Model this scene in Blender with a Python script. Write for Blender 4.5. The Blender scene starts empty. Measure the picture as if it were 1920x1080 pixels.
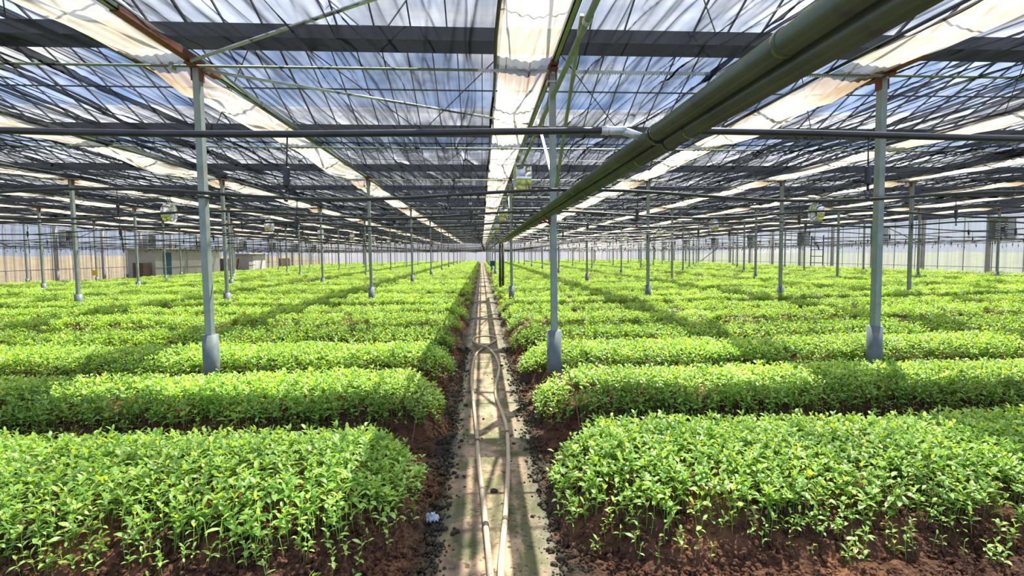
import bpy, bmesh, math, random
import numpy as np
from mathutils import Vector, Matrix

S = bpy.context.scene
C = S.collection
random.seed(7)
RNG = np.random.default_rng(11)

# ------------------------------------------------------------------ camera
H = 1.8
YAW, PIT, ROL = 0.0563, 0.0623, -0.005
cam_data = bpy.data.cameras.new('camera'); cam = bpy.data.objects.new('camera', cam_data); C.objects.link(cam)
fwd = Vector((math.sin(YAW)*math.cos(PIT), math.cos(YAW)*math.cos(PIT), -math.sin(PIT)))
right = Vector((math.cos(YAW), -math.sin(YAW), 0))
up = right.cross(fwd)
r1 = right*math.cos(ROL) + up*math.sin(ROL)
u1 = up*math.cos(ROL) - right*math.sin(ROL)
cam.matrix_world = Matrix(((r1.x, u1.x, -fwd.x, 0), (r1.y, u1.y, -fwd.y, 0), (r1.z, u1.z, -fwd.z, H), (0, 0, 0, 1)))
cam_data.sensor_width = 36; cam_data.lens = 36*1007.3/1920
cam_data.clip_start = 0.05; cam_data.clip_end = 1000
S.camera = cam

# ------------------------------------------------------------------ view + world + sun
S.view_settings.view_transform = 'Standard'; S.view_settings.look = 'None'
S.view_settings.gamma = 1; S.view_settings.use_curve_mapping = False
S.view_settings.exposure = 0.35
try:
    S.cycles.transparent_max_bounces = 40
    S.cycles.max_bounces = 10
    S.cycles.transmission_bounces = 8
except Exception: pass

W = bpy.data.worlds.new('sky'); S.world = W; W.use_nodes = True
nt = W.node_tree; nt.nodes.clear()
def N(nt, t, **kw):
    n = nt.nodes.new(t)
    for k, v in kw.items():
        if k.startswith('i_'):
            n.inputs[k[2:].replace('_', ' ')].default_value = v
        else: setattr(n, k, v)
    return n
out = N(nt, 'ShaderNodeOutputWorld'); bg = N(nt, 'ShaderNodeBackground')
tc = N(nt, 'ShaderNodeTexCoord'); sep = N(nt, 'ShaderNodeSeparateXYZ')
nt.links.new(tc.outputs['Generated'], sep.inputs[0])
rampz = N(nt, 'ShaderNodeValToRGB')
rampz.color_ramp.elements[0].position = 0.0; rampz.color_ramp.elements[0].color = (0.62, 0.74, 0.92, 1)
rampz.color_ramp.elements[1].position = 1.0; rampz.color_ramp.elements[1].color = (0.07, 0.16, 0.42, 1)
e = rampz.color_ramp.elements.new(0.22); e.color = (0.24, 0.56, 1.25, 1)
nt.links.new(sep.outputs['Z'], rampz.inputs[0])
mp = N(nt, 'ShaderNodeMapping'); mp.inputs['Scale'].default_value = (1.6, 1.6, 5.0); mp.inputs['Location'].default_value = (0.35, 0.1, 0.4)
nt.links.new(tc.outputs['Generated'], mp.inputs[0])
ns = N(nt, 'ShaderNodeTexNoise'); ns.inputs['Scale'].default_value = 2.2; ns.inputs['Detail'].default_value = 6
nt.links.new(mp.outputs[0], ns.inputs['Vector'])
rc = N(nt, 'ShaderNodeValToRGB'); rc.color_ramp.elements[0].position = 0.54; rc.color_ramp.elements[1].position = 0.70
nt.links.new(ns.outputs[0], rc.inputs[0])
mx = N(nt, 'ShaderNodeMixRGB'); mx.inputs[2].default_value = (1.25, 1.25, 1.25, 1)
nt.links.new(rc.outputs[0], mx.inputs[0]); nt.links.new(rampz.outputs[0], mx.inputs[1])
nt.links.new(mx.outputs[0], bg.inputs[0]); bg.inputs[1].default_value = 1.0
nt.links.new(bg.outputs[0], out.inputs[0])

sd = bpy.data.lights.new('sun', 'SUN'); sd.energy = 22; sd.angle = math.radians(0.6); sd.color = (1.0, 0.95, 0.84)
sun = bpy.data.objects.new('sun', sd); C.objects.link(sun)
sun.rotation_euler = Vector((-0.26, -0.47, -1)).to_track_quat('-Z', 'Y').to_euler()
sun.location = (10, 20, 40)

# ------------------------------------------------------------------ layout constants (metres)
BAY, X0, DY, Y0 = 4.4085, 0.9226, 10.05, 7.0       # beam lines along Y, post rows
KS = range(-7, 7); JS = range(0, 11)
ZB = H + 2.354                                       # beam level
LEAN = 0.0078
YEND = 112.0; XL, XR = -32.0, 32.0

# ------------------------------------------------------------------ helpers
def link(o, parent=None):
    C.objects.link(o)
    if parent is not None: o.parent = parent
    return o
def tag(o, label=None, cat=None, group=None, kind=None):
    if label: o['label'] = label
    if cat: o['category'] = cat
    if group: o['group'] = group
    if kind: o['kind'] = kind
    return o
def empty(name, loc=(0, 0, 0), rz=0):
    o = bpy.data.objects.new(name, None); o.location = loc; o.rotation_euler = (0, 0, rz)
    o.empty_display_size = 0.1
    return link(o)
class MB:
    def __init__(s): s.bm = bmesh.new()
    def box(s, x0, x1, y0, y1, z0, z1, bev=0):
        vs = [s.bm.verts.new(p) for p in ((x0,y0,z0),(x1,y0,z0),(x1,y1,z0),(x0,y1,z0),(x0,y0,z1),(x1,y0,z1),(x1,y1,z1),(x0,y1,z1))]
        fs = [s.bm.faces.new([vs[i] for i in f]) for f in ((3,2,1,0),(4,5,6,7),(0,1,5,4),(1,2,6,5),(2,3,7,6),(3,0,4,7))]
        if bev:
            es = list({e for f in fs for e in f.edges})
            bmesh.ops.bevel(s.bm, geom=es, offset=bev, segments=2, affect='EDGES', profile=0.5)
        return s
    def bar(s, a, b, w, h=None, up_=(0, 0, 1)):
        a = Vector(a); b = Vector(b); d = (b-a).normalized(); h = h or w
        u = Vector(up_)
        if abs(d.dot(u)) > .98: u = Vector((1, 0, 0))
        x = d.cross(u).normalized(); z = x.cross(d)
        vs = []
        for p in (a, b):
            for sx, sz in ((-1,-1),(1,-1),(1,1),(-1,1)): vs.append(s.bm.verts.new(p + x*sx*w/2 + z*sz*h/2))
        for f in ((3,2,1,0),(4,5,6,7),(0,1,5,4),(1,2,6,5),(2,3,7,6),(3,0,4,7)): s.bm.faces.new([vs[i] for i in f])
        return s
    def tube(s, pts, r, n=8, caps=True):
        pts = [Vector(p) for p in pts]; rs = r if isinstance(r, (list, tuple)) else [r]*len(pts)
        prev = None; rings = []
        for i, p in enumerate(pts):
            d = (pts[min(i+1, len(pts)-1)] - pts[max(i-1, 0)]).normalized()
            if prev is None:
                u = Vector((0, 0, 1)) if abs(d.z) < .9 else Vector((1, 0, 0))
                x = d.cross(u).normalized()
            else:
                x = (prev - d*prev.dot(d)).normalized()
            prev = x; y = d.cross(x)
            rings.append([s.bm.verts.new(p + (x*math.cos(2*math.pi*k/n) + y*math.sin(2*math.pi*k/n))*rs[i]) for k in range(n)])
        for a, b in zip(rings, rings[1:]):
            for k in range(n):
                f = s.bm.faces.new((a[k], a[(k+1) % n], b[(k+1) % n], b[k])); f.smooth = True
        if caps:
            s.bm.faces.new(list(reversed(rings[0]))); s.bm.faces.new(rings[-1])
        return s
    def build(s, name, mat, parent=None):
        me = bpy.data.meshes.new(name); bmesh.ops.recalc_face_normals(s.bm, faces=s.bm.faces)
        s.bm.to_mesh(me); s.bm.free(); me.materials.append(mat)
        return link(bpy.data.objects.new(name, me), parent)
def grid_mesh(name, P, mat, parent=None, smooth=True, do_link=True):
    """P: (rows, cols, 3) array"""
    r, c, _ = P.shape
    me = bpy.data.meshes.new(name)
    me.vertices.add(r*c); me.vertices.foreach_set('co', P.reshape(-1).astype(np.float32))
    i = np.arange((r-1)*(c-1)); a = (i // (c-1))*c + i % (c-1)
    q = np.stack([a, a+1, a+c+1, a+c], 1).reshape(-1)
    me.loops.add(len(q)); me.loops.foreach_set('vertex_index', q.astype(np.int32))
    me.polygons.add(len(i)); me.polygons.foreach_set('loop_start', (np.arange(len(i))*4).astype(np.int32))
    me.polygons.foreach_set('loop_total', np.full(len(i), 4, np.int32))
    me.update(calc_edges=True); me.validate()
    if smooth: me.polygons.foreach_set('use_smooth', np.ones(len(i), bool))
    me.materials.append(mat)
    o = bpy.data.objects.new(name, me)
    return link(o, parent) if do_link else o
def copy_tree(o, parent=None):
    c = o.copy(); C.objects.link(c); c.parent = parent
    for ch in list(o.children): copy_tree(ch, c)
    return c
_tab = np.random.default_rng(5).random((256, 256))
def vnoise(x, y, seed=0):
    x = np.asarray(x, float) + seed*17.31; y = np.asarray(y, float) + seed*7.77
    xi = np.floor(x).astype(int); yi = np.floor(y).astype(int)
    fx = x-xi; fy = y-yi; fx = fx*fx*(3-2*fx); fy = fy*fy*(3-2*fy)
    g = lambda a, b: _tab[a % 256, b % 256]
    return (g(xi,yi)*(1-fx)+g(xi+1,yi)*fx)*(1-fy) + (g(xi,yi+1)*(1-fx)+g(xi+1,yi+1)*fx)*fy
def fbm(x, y, seed=0, o=3):
    t = 0; a = 1; w = 0
    for i in range(o): t = t + a*vnoise(x*2**i, y*2**i, seed+i*3); w += a; a *= .5
    return t/w - .5
ORD = ['zeroth', 'first', 'second', 'third', 'fourth', 'fifth', 'sixth', 'seventh', 'eighth', 'ninth', 'tenth',
       'eleventh', 'twelfth', 'thirteenth', 'fourteenth', 'fifteenth', 'sixteenth', 'seventeenth', 'eighteenth', 'nineteenth', 'twentieth']
def ordn(n):
    if n <= 20: return ORD[n]
    tens = {2: 'twenty', 3: 'thirty', 4: 'forty', 5: 'fifty'}[n // 10]
    return (tens[:-1] + 'ieth') if n % 10 == 0 else tens + '-' + ORD[n % 10]

# ------------------------------------------------------------------ materials
def mat(name):
    m = bpy.data.materials.new(name); m.use_nodes = True; m.node_tree.nodes.clear()
    return m, m.node_tree
def metal(name, c1, c2, rough=.45, met=.6, scale=9, dirt=None, bump=.1):
    m, t = mat(name); o = N(t, 'ShaderNodeOutputMaterial'); b = N(t, 'ShaderNodeBsdfPrincipled')
    tcn = N(t, 'ShaderNodeTexCoord'); n = N(t, 'ShaderNodeTexNoise'); n.inputs['Scale'].default_value = scale; n.inputs['Detail'].default_value = 5
    t.links.new(tcn.outputs['Object'], n.inputs['Vector'])
    r = N(t, 'ShaderNodeValToRGB'); r.color_ramp.elements[0].position = .3; r.color_ramp.elements[1].position = .7
    r.color_ramp.elements[0].color = (*c1, 1); r.color_ramp.elements[1].color = (*c2, 1)
    t.links.new(n.outputs[0], r.inputs[0]); last = r.outputs[0]
    if dirt:
        n2 = N(t, 'ShaderNodeTexNoise'); n2.inputs['Scale'].default_value = scale*2.7; n2.inputs['Detail'].default_value = 8
        t.links.new(tcn.outputs['Object'], n2.inputs['Vector'])
        r2 = N(t, 'ShaderNodeValToRGB'); r2.color_ramp.elements[0].position = .56; r2.color_ramp.elements[1].position = .68
        t.links.new(n2.outputs[0], r2.inputs[0])
        mm = N(t, 'ShaderNodeMixRGB'); mm.inputs[2].default_value = (*dirt, 1)
        t.links.new(r2.outputs[0], mm.inputs[0]); t.links.new(last, mm.inputs[1]); last = mm.outputs[0]
    t.links.new(last, b.inputs['Base Color'])
    b.inputs['Metallic'].default_value = met; b.inputs['Roughness'].default_value = rough
    if bump:
        bp = N(t, 'ShaderNodeBump'); bp.inputs['Strength'].default_value = bump; bp.inputs['Distance'].default_value = .01
        t.links.new(n.outputs[0], bp.inputs['Height']); t.links.new(bp.outputs[0], b.inputs['Normal'])
    t.links.new(b.outputs[0], o.inputs[0]); return m
M = {}
M['post'] = metal('galvanised_post', (.20, .255, .25), (.30, .36, .35), .5, .25, 6, (.33, .28, .22))
M['beam'] = metal('green_steel', (.16, .21, .13), (.27, .32, .22), .45, .35, 5)
M['galv'] = metal('galvanised', (.42, .46, .47), (.62, .66, .66), .4, .6, 7)
M['sleeve'] = metal('pvc_sleeve', (.09, .12, .13), (.15, .19, .20), .55, 0, 5, (.22, .20, .16))
M['rust'] = metal('red_primer', (.13, .026, .016), (.21, .055, .032), .6, .1, 12, (.16, .06, .03))
M['black'] = metal('black_hose', (.012, .013, .015), (.03, .032, .035), .38, 0, 10)
M['gpipe'] = metal('green_pvc', (.058, .078, .034), (.09, .112, .05), .25, 0, 3, (.06, .06, .045), bump=.03)
M['dpipe'] = metal('dark_riser', (.02, .03, .02), (.05, .07, .03), .4, 0, 3)
M['gutter'] = metal('gutter_steel', (.045, .05, .055), (.09, .095, .10), .6, .2, 3)
M['chrome'] = metal('polished_steel', (.75, .77, .78), (.85, .86, .86), .16, .95, 5, bump=0)
M['fangrey'] = metal('grey_fan_steel', (.30, .34, .34), (.42, .46, .46), .5, .3, 4)
M['fandark'] = metal('dark_fan_inside', (.03, .03, .035), (.07, .07, .08), .6, .2, 4)
M['hose'] = metal('beige_hose', (.52, .42, .28), (.66, .56, .41), .42, 0, 14, (.38, .28, .17))
M['wire'] = metal('rusty_wire', (.16, .08, .05), (.28, .15, .09), .8, .2, 30)
M['white'] = metal('white_panel', (.62, .64, .62), (.74, .75, .72), .6, 0, 1.2, (.5, .47, .4))
M['cream'] = metal('grey_panel', (.42, .42, .38), (.52, .51, .46), .6, 0, 1.2)
M['blue'] = metal('blue_paint', (.01, .06, .12), (.02, .10, .17), .5, 0, 3)
M['brown'] = metal('brown_board', (.09, .055, .045), (.15, .10, .08), .7, 0, 4)
M['yellow'] = metal('yellow_card', (.75, .50, .02), (.85, .60, .05), .5, 0, 4)
M['scrap'] = metal('plastic_film', (.30, .33, .38), (.62, .65, .70), .3, 0, 20)
M['wallpost'] = metal('wall_post', (.36, .35, .33), (.48, .47, .44), .6, .1, 4)

def leaf_mat(name, cols, trans):
    m, t = mat(name); o = N(t, 'ShaderNodeOutputMaterial')
    oi = N(t, 'ShaderNodeObjectInfo'); geo = N(t, 'ShaderNodeNewGeometry')
    ad = N(t, 'ShaderNodeMath', operation='ADD'); t.links.new(oi.outputs['Random'], ad.inputs[0]); t.links.new(geo.outputs['Random Per Island'], ad.inputs[1])
    fr = N(t, 'ShaderNodeMath', operation='FRACT'); t.links.new(ad.outputs[0], fr.inputs[0])
    r = N(t, 'ShaderNodeValToRGB')
    for i, (p, c) in enumerate(cols):
        e = r.color_ramp.elements[i] if i < 2 else r.color_ramp.elements.new(p)
        e.position = p; e.color = (*c, 1)
    t.links.new(fr.outputs[0], r.inputs[0])
    nz = N(t, 'ShaderNodeTexNoise'); nz.inputs['Scale'].default_value = .45; nz.inputs['Detail'].default_value = 3
    t.links.new(geo.outputs['Position'], nz.inputs['Vector'])
    hsv = N(t, 'ShaderNodeHueSaturation'); mr = N(t, 'ShaderNodeMapRange'); mr.inputs[1].default_value = .3; mr.inputs[2].default_value = .7
    mr.inputs[3].default_value = .8; mr.inputs[4].default_value = 1.2
    t.links.new(nz.outputs[0], mr.inputs[0]); t.links.new(mr.outputs[0], hsv.inputs['Value']); t.links.new(r.outputs[0], hsv.inputs['Color'])
    d = N(t, 'ShaderNodeBsdfPrincipled'); d.inputs['Roughness'].default_value = .42; d.inputs['Specular IOR Level'].default_value = .5
    t.links.new(hsv.outputs[0], d.inputs['Base Color'])
    tr = N(t, 'ShaderNodeBsdfTranslucent')
    mc = N(t, 'ShaderNodeMixRGB', blend_type='MULTIPLY'); mc.inputs[0].default_value = 1; mc.inputs[2].default_value = (1.6, 1.3, .3, 1)
    t.links.new(hsv.outputs[0], mc.inputs[1]); t.links.new(mc.outputs[0], tr.inputs[0])
    ms = N(t, 'ShaderNodeMixShader'); ms.inputs[0].default_value = trans
    t.links.new(d.outputs[0], ms.inputs[1]); t.links.new(tr.outputs[0], ms.inputs[2]); t.links.new(ms.outputs[0], o.inputs[0])
    return m
M['leaf'] = leaf_mat('seedling_leaf', [(0, (.15, .33, .05)), (1, (.46, .64, .13)), (.35, (.24, .44, .09)), (.7, (.34, .56, .15))], .42)

def soil_mat(name, cols, sc=14):
    m, t = mat(name); o = N(t, 'ShaderNodeOutputMaterial'); b = N(t, 'ShaderNodeBsdfPrincipled')
    g = N(t, 'ShaderNodeNewGeometry')
    n = N(t, 'ShaderNodeTexNoise'); n.inputs['Scale'].default_value = sc; n.inputs['Detail'].default_value = 10; n.inputs['Roughness'].default_value = .7
    v = N(t, 'ShaderNodeTexVoronoi'); v.inputs['Scale'].default_value = sc*3
    n3 = N(t, 'ShaderNodeTexNoise'); n3.inputs['Scale'].default_value = 1.7; n3.inputs['Detail'].default_value = 4
    for q in (n, v, n3): t.links.new(g.outputs['Position'], q.inputs['Vector'])
    r = N(t, 'ShaderNodeValToRGB')
    for i, (p, c) in enumerate(cols):
        e = r.color_ramp.elements[i] if i < 2 else r.color_ramp.elements.new(p)
        e.position = p; e.color = (*c, 1)
    av = N(t, 'ShaderNodeMath', operation='MULTIPLY_ADD'); av.inputs[1].default_value = .6
    t.links.new(n3.outputs[0], av.inputs[0])
    hm = N(t, 'ShaderNodeMath', operation='MULTIPLY'); hm.inputs[1].default_value = .5; t.links.new(n.outputs[0], hm.inputs[0]); t.links.new(hm.outputs[0], av.inputs[2])
    t.links.new(av.outputs[0], r.inputs[0])
    # damp dark stain spreading from the wet path edges
    sp = N(t, 'ShaderNodeSeparateXYZ'); t.links.new(g.outputs['Position'], sp.inputs[0])
    q1 = N(t, 'ShaderNodeMath', operation='SUBTRACT'); q1.inputs[1].default_value = .07; t.links.new(sp.outputs['X'], q1.inputs[0])
    q2 = N(t, 'ShaderNodeMath', operation='ABSOLUTE'); t.links.new(q1.outputs[0], q2.inputs[0])
    q3 = N(t, 'ShaderNodeMath', operation='MULTIPLY_ADD'); q3.inputs[1].default_value = .5; t.links.new(n3.outputs[0], q3.inputs[0]); t.links.new(q2.outputs[0], q3.inputs[2])
    q4 = N(t, 'ShaderNodeMapRange'); q4.inputs[1].default_value = .62; q4.inputs[2].default_value = .84; q4.inputs[3].default_value = .75; q4.inputs[4].default_value = 0; t.links.new(q3.outputs[0], q4.inputs[0])
    q5 = N(t, 'ShaderNodeMixRGB'); q5.inputs[2].default_value = (.055, .055, .038, 1); t.links.new(q4.outputs[0], q5.inputs[0]); t.links.new(r.outputs[0], q5.inputs[1])
    t.links.new(q5.outputs[0], b.inputs['Base Color'])
    b.inputs['Roughness'].default_value = .85; b.inputs['Specular IOR Level'].default_value = .25
    h = N(t, 'ShaderNodeMath', operation='SUBTRACT'); t.links.new(n.outputs[0], h.inputs[0]); t.links.new(v.outputs['Distance'], h.inputs[1])
    bp = N(t, 'ShaderNodeBump'); bp.inputs['Strength'].default_value = .9; bp.inputs['Distance'].default_value = .03
    t.links.new(h.outputs[0], bp.inputs['Height']); t.links.new(bp.outputs[0], b.inputs['Normal'])
    t.links.new(b.outputs[0], o.inputs[0]); return m
M['soil'] = soil_mat('bed_soil', [(.3, (.022, .012, .008)), (.78, (.28, .13, .06)), (.55, (.10, .045, .024))])
M['ground'] = soil_mat('damp_ground', [(.3, (.02, .024, .018)), (.75, (.12, .065, .035)), (.5, (.05, .035, .024))], 9)
M['outside'] = soil_mat('outside_grass', [(.3, (.06, .085, .035)), (.75, (.15, .16, .09)), (.5, (.10, .125, .06))], 1)
M['clay'] = soil_mat('outside_clay', [(.3, (.10, .08, .04)), (.75, (.21, .16, .10)), (.5, (.15, .12, .065))], 1)

# concrete path with algae, dark damp margins, sand
m, t = mat('path_concrete'); M['path'] = m
o = N(t, 'ShaderNodeOutputMaterial'); b = N(t, 'ShaderNodeBsdfPrincipled'); g = N(t, 'ShaderNodeNewGeometry')
n1 = N(t, 'ShaderNodeTexNoise'); n1.inputs['Scale'].default_value = 2.6; n1.inputs['Detail'].default_value = 9; n1.inputs['Roughness'].default_value = .65
n2 = N(t, 'ShaderNodeTexNoise'); n2.inputs['Scale'].default_value = 3.3; n2.inputs['Detail'].default_value = 10; n2.inputs['Roughness'].default_value = .7
n3 = N(t, 'ShaderNodeTexNoise'); n3.inputs['Scale'].default_value = 26; n3.inputs['Detail'].default_value = 8
mpp = N(t, 'ShaderNodeMapping'); mpp.inputs['Location'].default_value = (3.3, 8.1, 0); mpp.inputs['Scale'].default_value = (1.5, .8, 1)
t.links.new(g.outputs['Position'], mpp.inputs[0])
t.links.new(g.outputs['Position'], n1.inputs['Vector']); t.links.new(mpp.outputs[0], n2.inputs['Vector']); t.links.new(g.outputs['Position'], n3.inputs['Vector'])
ra = N(t, 'ShaderNodeValToRGB'); ra.color_ramp.elements[0].position = .35; ra.color_ramp.elements[0].color = (.10, .062, .036, 1)
ra.color_ramp.elements[1].position = .65; ra.color_ramp.elements[1].color = (.58, .40, .235, 1)
t.links.new(n1.outputs[0], ra.inputs[0])
rb = N(t, 'ShaderNodeValToRGB'); rb.color_ramp.elements[0].position = .46; rb.color_ramp.elements[1].position = .54
t.links.new(n2.outputs[0], rb.inputs[0])
sp = N(t, 'ShaderNodeSeparateXYZ'); t.links.new(g.outputs['Position'], sp.inputs[0])
# edge factor |x-.07|
sx = N(t, 'ShaderNodeMath', operation='SUBTRACT'); sx.inputs[1].default_value = .07; t.links.new(sp.outputs['X'], sx.inputs[0])
ab = N(t, 'ShaderNodeMath', operation='ABSOLUTE'); t.links.new(sx.outputs[0], ab.inputs[0])
ed = N(t, 'ShaderNodeMath', operation='MULTIPLY_ADD'); ed.inputs[1].default_value = .55; t.links.new(n1.outputs[0], ed.inputs[0]); t.links.new(ab.outputs[0], ed.inputs[2])
er = N(t, 'ShaderNodeValToRGB'); er.color_ramp.elements[0].position = .50; er.color_ramp.elements[1].position = .66
t.links.new(ed.outputs[0], er.inputs[0])
ma = N(t, 'ShaderNodeMixRGB'); ma.inputs[2].default_value = (.085, .105, .030, 1)
am = N(t, 'ShaderNodeMath', operation='MULTIPLY'); am.inputs[1].default_value = .8; t.links.new(rb.outputs[0], am.inputs[0])
t.links.new(am.outputs[0], ma.inputs[0]); t.links.new(ra.outputs[0], ma.inputs[1])
me_ = N(t, 'ShaderNodeMixRGB'); me_.inputs[2].default_value = (.045, .055, .038, 1)
t.links.new(er.outputs[0], me_.inputs[0]); t.links.new(ma.outputs[0], me_.inputs[1])
sr = N(t, 'ShaderNodeValToRGB'); sr.color_ramp.elements[0].position = .57; sr.color_ramp.elements[1].position = .66
t.links.new(n3.outputs[0], sr.inputs[0])
mg = N(t, 'ShaderNodeMixRGB'); mg.inputs[2].default_value = (.07, .05, .03, 1)
t.links.new(sr.outputs[0], mg.inputs[0]); t.links.new(me_.outputs[0], mg.inputs[1]); t.links.new(mg.outputs[0], b.inputs['Base Color'])
rr = N(t, 'ShaderNodeMapRange'); rr.inputs[1].default_value = .4; rr.inputs[2].default_value = .6; rr.inputs[3].default_value = .35; rr.inputs[4].default_value = .8
t.links.new(n2.outputs[0], rr.inputs[0]); t.links.new(rr.outputs[0], b.inputs['Roughness'])
bp = N(t, 'ShaderNodeBump'); bp.inputs['Strength'].default_value = .35; bp.inputs['Distance'].default_value = .01
t.links.new(n3.outputs[0], bp.inputs['Height']); t.links.new(bp.outputs[0], b.inputs['Normal']); t.links.new(b.outputs[0], o.inputs[0])

# woven black shade net: thread cover grows with the slant of the ray through the weave
def net_mat(name, col, cover, tcol, tw):
    m, t = mat(name); o = N(t, 'ShaderNodeOutputMaterial'); g = N(t, 'ShaderNodeNewGeometry')
    dp = N(t, 'ShaderNodeVectorMath', operation='DOT_PRODUCT'); t.links.new(g.outputs['Incoming'], dp.inputs[0]); t.links.new(g.outputs['Normal'], dp.inputs[1])
    ab = N(t, 'ShaderNodeMath', operation='ABSOLUTE'); t.links.new(dp.outputs['Value'], ab.inputs[0])
    mxm = N(t, 'ShaderNodeMath', operation='MAXIMUM'); mxm.inputs[1].default_value = .06; t.links.new(ab.outputs[0], mxm.inputs[0])
    inv = N(t, 'ShaderNodeMath', operation='DIVIDE'); inv.inputs[0].default_value = 1; t.links.new(mxm.outputs[0], inv.inputs[1])
    nz = N(t, 'ShaderNodeTexNoise'); nz.inputs['Scale'].default_value = 1.3; nz.inputs['Detail'].default_value = 4
    mpn = N(t, 'ShaderNodeMapping'); mpn.inputs['Scale'].default_value = (3, .5, 1); t.links.new(g.outputs['Position'], mpn.inputs[0]); t.links.new(mpn.outputs[0], nz.inputs['Vector'])
    mr = N(t, 'ShaderNodeMapRange'); mr.inputs[1].default_value = .3; mr.inputs[2].default_value = .7; mr.inputs[3].default_value = 1-cover*.75; mr.inputs[4].default_value = 1-cover*1.25
    t.links.new(nz.outputs[0], mr.inputs[0])
    pw = N(t, 'ShaderNodeMath', operation='POWER'); t.links.new(mr.outputs[0], pw.inputs[0]); t.links.new(inv.outputs[0], pw.inputs[1])
    df = N(t, 'ShaderNodeBsdfDiffuse'); df.inputs[0].default_value = (*col, 1)
    tl = N(t, 'ShaderNodeBsdfTranslucent'); tl.inputs[0].default_value = (*tcol, 1)
    mm = N(t, 'ShaderNodeMixShader'); mm.inputs[0].default_value = tw; t.links.new(df.outputs[0], mm.inputs[1]); t.links.new(tl.outputs[0], mm.inputs[2])
    tp = N(t, 'ShaderNodeBsdfTransparent')
    ms = N(t, 'ShaderNodeMixShader'); t.links.new(pw.outputs[0], ms.inputs[0]); t.links.new(mm.outputs[0], ms.inputs[1]); t.links.new(tp.outputs[0], ms.inputs[2])
    t.links.new(ms.outputs[0], o.inputs[0]); return m
M['net'] = net_mat('black_shade_net', (.010, .011, .014), .36, (.012, .014, .018), .5)

# cream thermal screen with brown stains where it rests on the post rows
m, t = mat('cream_screen'); M['screen'] = m
o = N(t, 'ShaderNodeOutputMaterial'); g = N(t, 'ShaderNodeNewGeometry'); sp = N(t, 'ShaderNodeSeparateXYZ'); t.links.new(g.outputs['Position'], sp.inputs[0])
a1 = N(t, 'ShaderNodeMath', operation='SUBTRACT'); a1.inputs[1].default_value = Y0 - .15; t.links.new(sp.outputs['Y'], a1.inputs[0])
md = N(t, 'ShaderNodeMath', operation='FLOORED_MODULO'); md.inputs[1].default_value = DY; t.links.new(a1.outputs[0], md.inputs[0])
nz = N(t, 'ShaderNodeTexNoise'); nz.inputs['Scale'].default_value = 3; nz.inputs['Detail'].default_value = 5
mpn = N(t, 'ShaderNodeMapping'); mpn.inputs['Scale'].default_value = (4, .6, 1); t.links.new(g.outputs['Position'], mpn.inputs[0]); t.links.new(mpn.outputs[0], nz.inputs['Vector'])
aa = N(t, 'ShaderNodeMath', operation='MULTIPLY_ADD'); aa.inputs[1].default_value = 1.5; t.links.new(nz.outputs[0], aa.inputs[0]); t.links.new(md.outputs[0], aa.inputs[2])
st = N(t, 'ShaderNodeValToRGB'); st.color_ramp.elements[0].position = .0; st.color_ramp.elements[0].color = (.13, .09, .06, 1)
st.color_ramp.elements[1].position = 1; st.color_ramp.elements[1].color = (.40, .365, .305, 1)
e = st.color_ramp.elements.new(.13); e.color = (.20, .155, .11, 1)
e = st.color_ramp.elements.new(.20); e.color = (.40, .355, .29, 1)
dv = N(t, 'ShaderNodeMath', operation='DIVIDE'); dv.inputs[1].default_value = 9; t.links.new(aa.outputs[0], dv.inputs[0]); t.links.new(dv.outputs[0], st.inputs[0])
s2 = N(t, 'ShaderNodeValToRGB'); s2.color_ramp.elements[0].position = .48; s2.color_ramp.elements[1].position = .75
s2.color_ramp.elements[0].color = (1, 1, 1, 1); s2.color_ramp.elements[1].color = (.80, .70, .58, 1)
t.links.new(nz.outputs[0], s2.inputs[0])
mu = N(t, 'ShaderNodeMixRGB', blend_type='MULTIPLY'); mu.inputs[0].default_value = 1; t.links.new(st.outputs[0], mu.inputs[1]); t.links.new(s2.outputs[0], mu.inputs[2])
df = N(t, 'ShaderNodeBsdfDiffuse'); tl = N(t, 'ShaderNodeBsdfTranslucent'); tp = N(t, 'ShaderNodeBsdfTransparent')
t.links.new(mu.outputs[0], df.inputs[0]); t.links.new(mu.outputs[0], tl.inputs[0])
ms = N(t, 'ShaderNodeMixShader'); ms.inputs[0].default_value = .6; t.links.new(df.outputs[0], ms.inputs[1]); t.links.new(tl.outputs[0], ms.inputs[2])
m2 = N(t, 'ShaderNodeMixShader'); m2.inputs[0].default_value = .12; t.links.new(ms.outputs[0], m2.inputs[1]); t.links.new(tp.outputs[0], m2.inputs[2])
t.links.new(m2.outputs[0], o.inputs[0])

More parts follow.
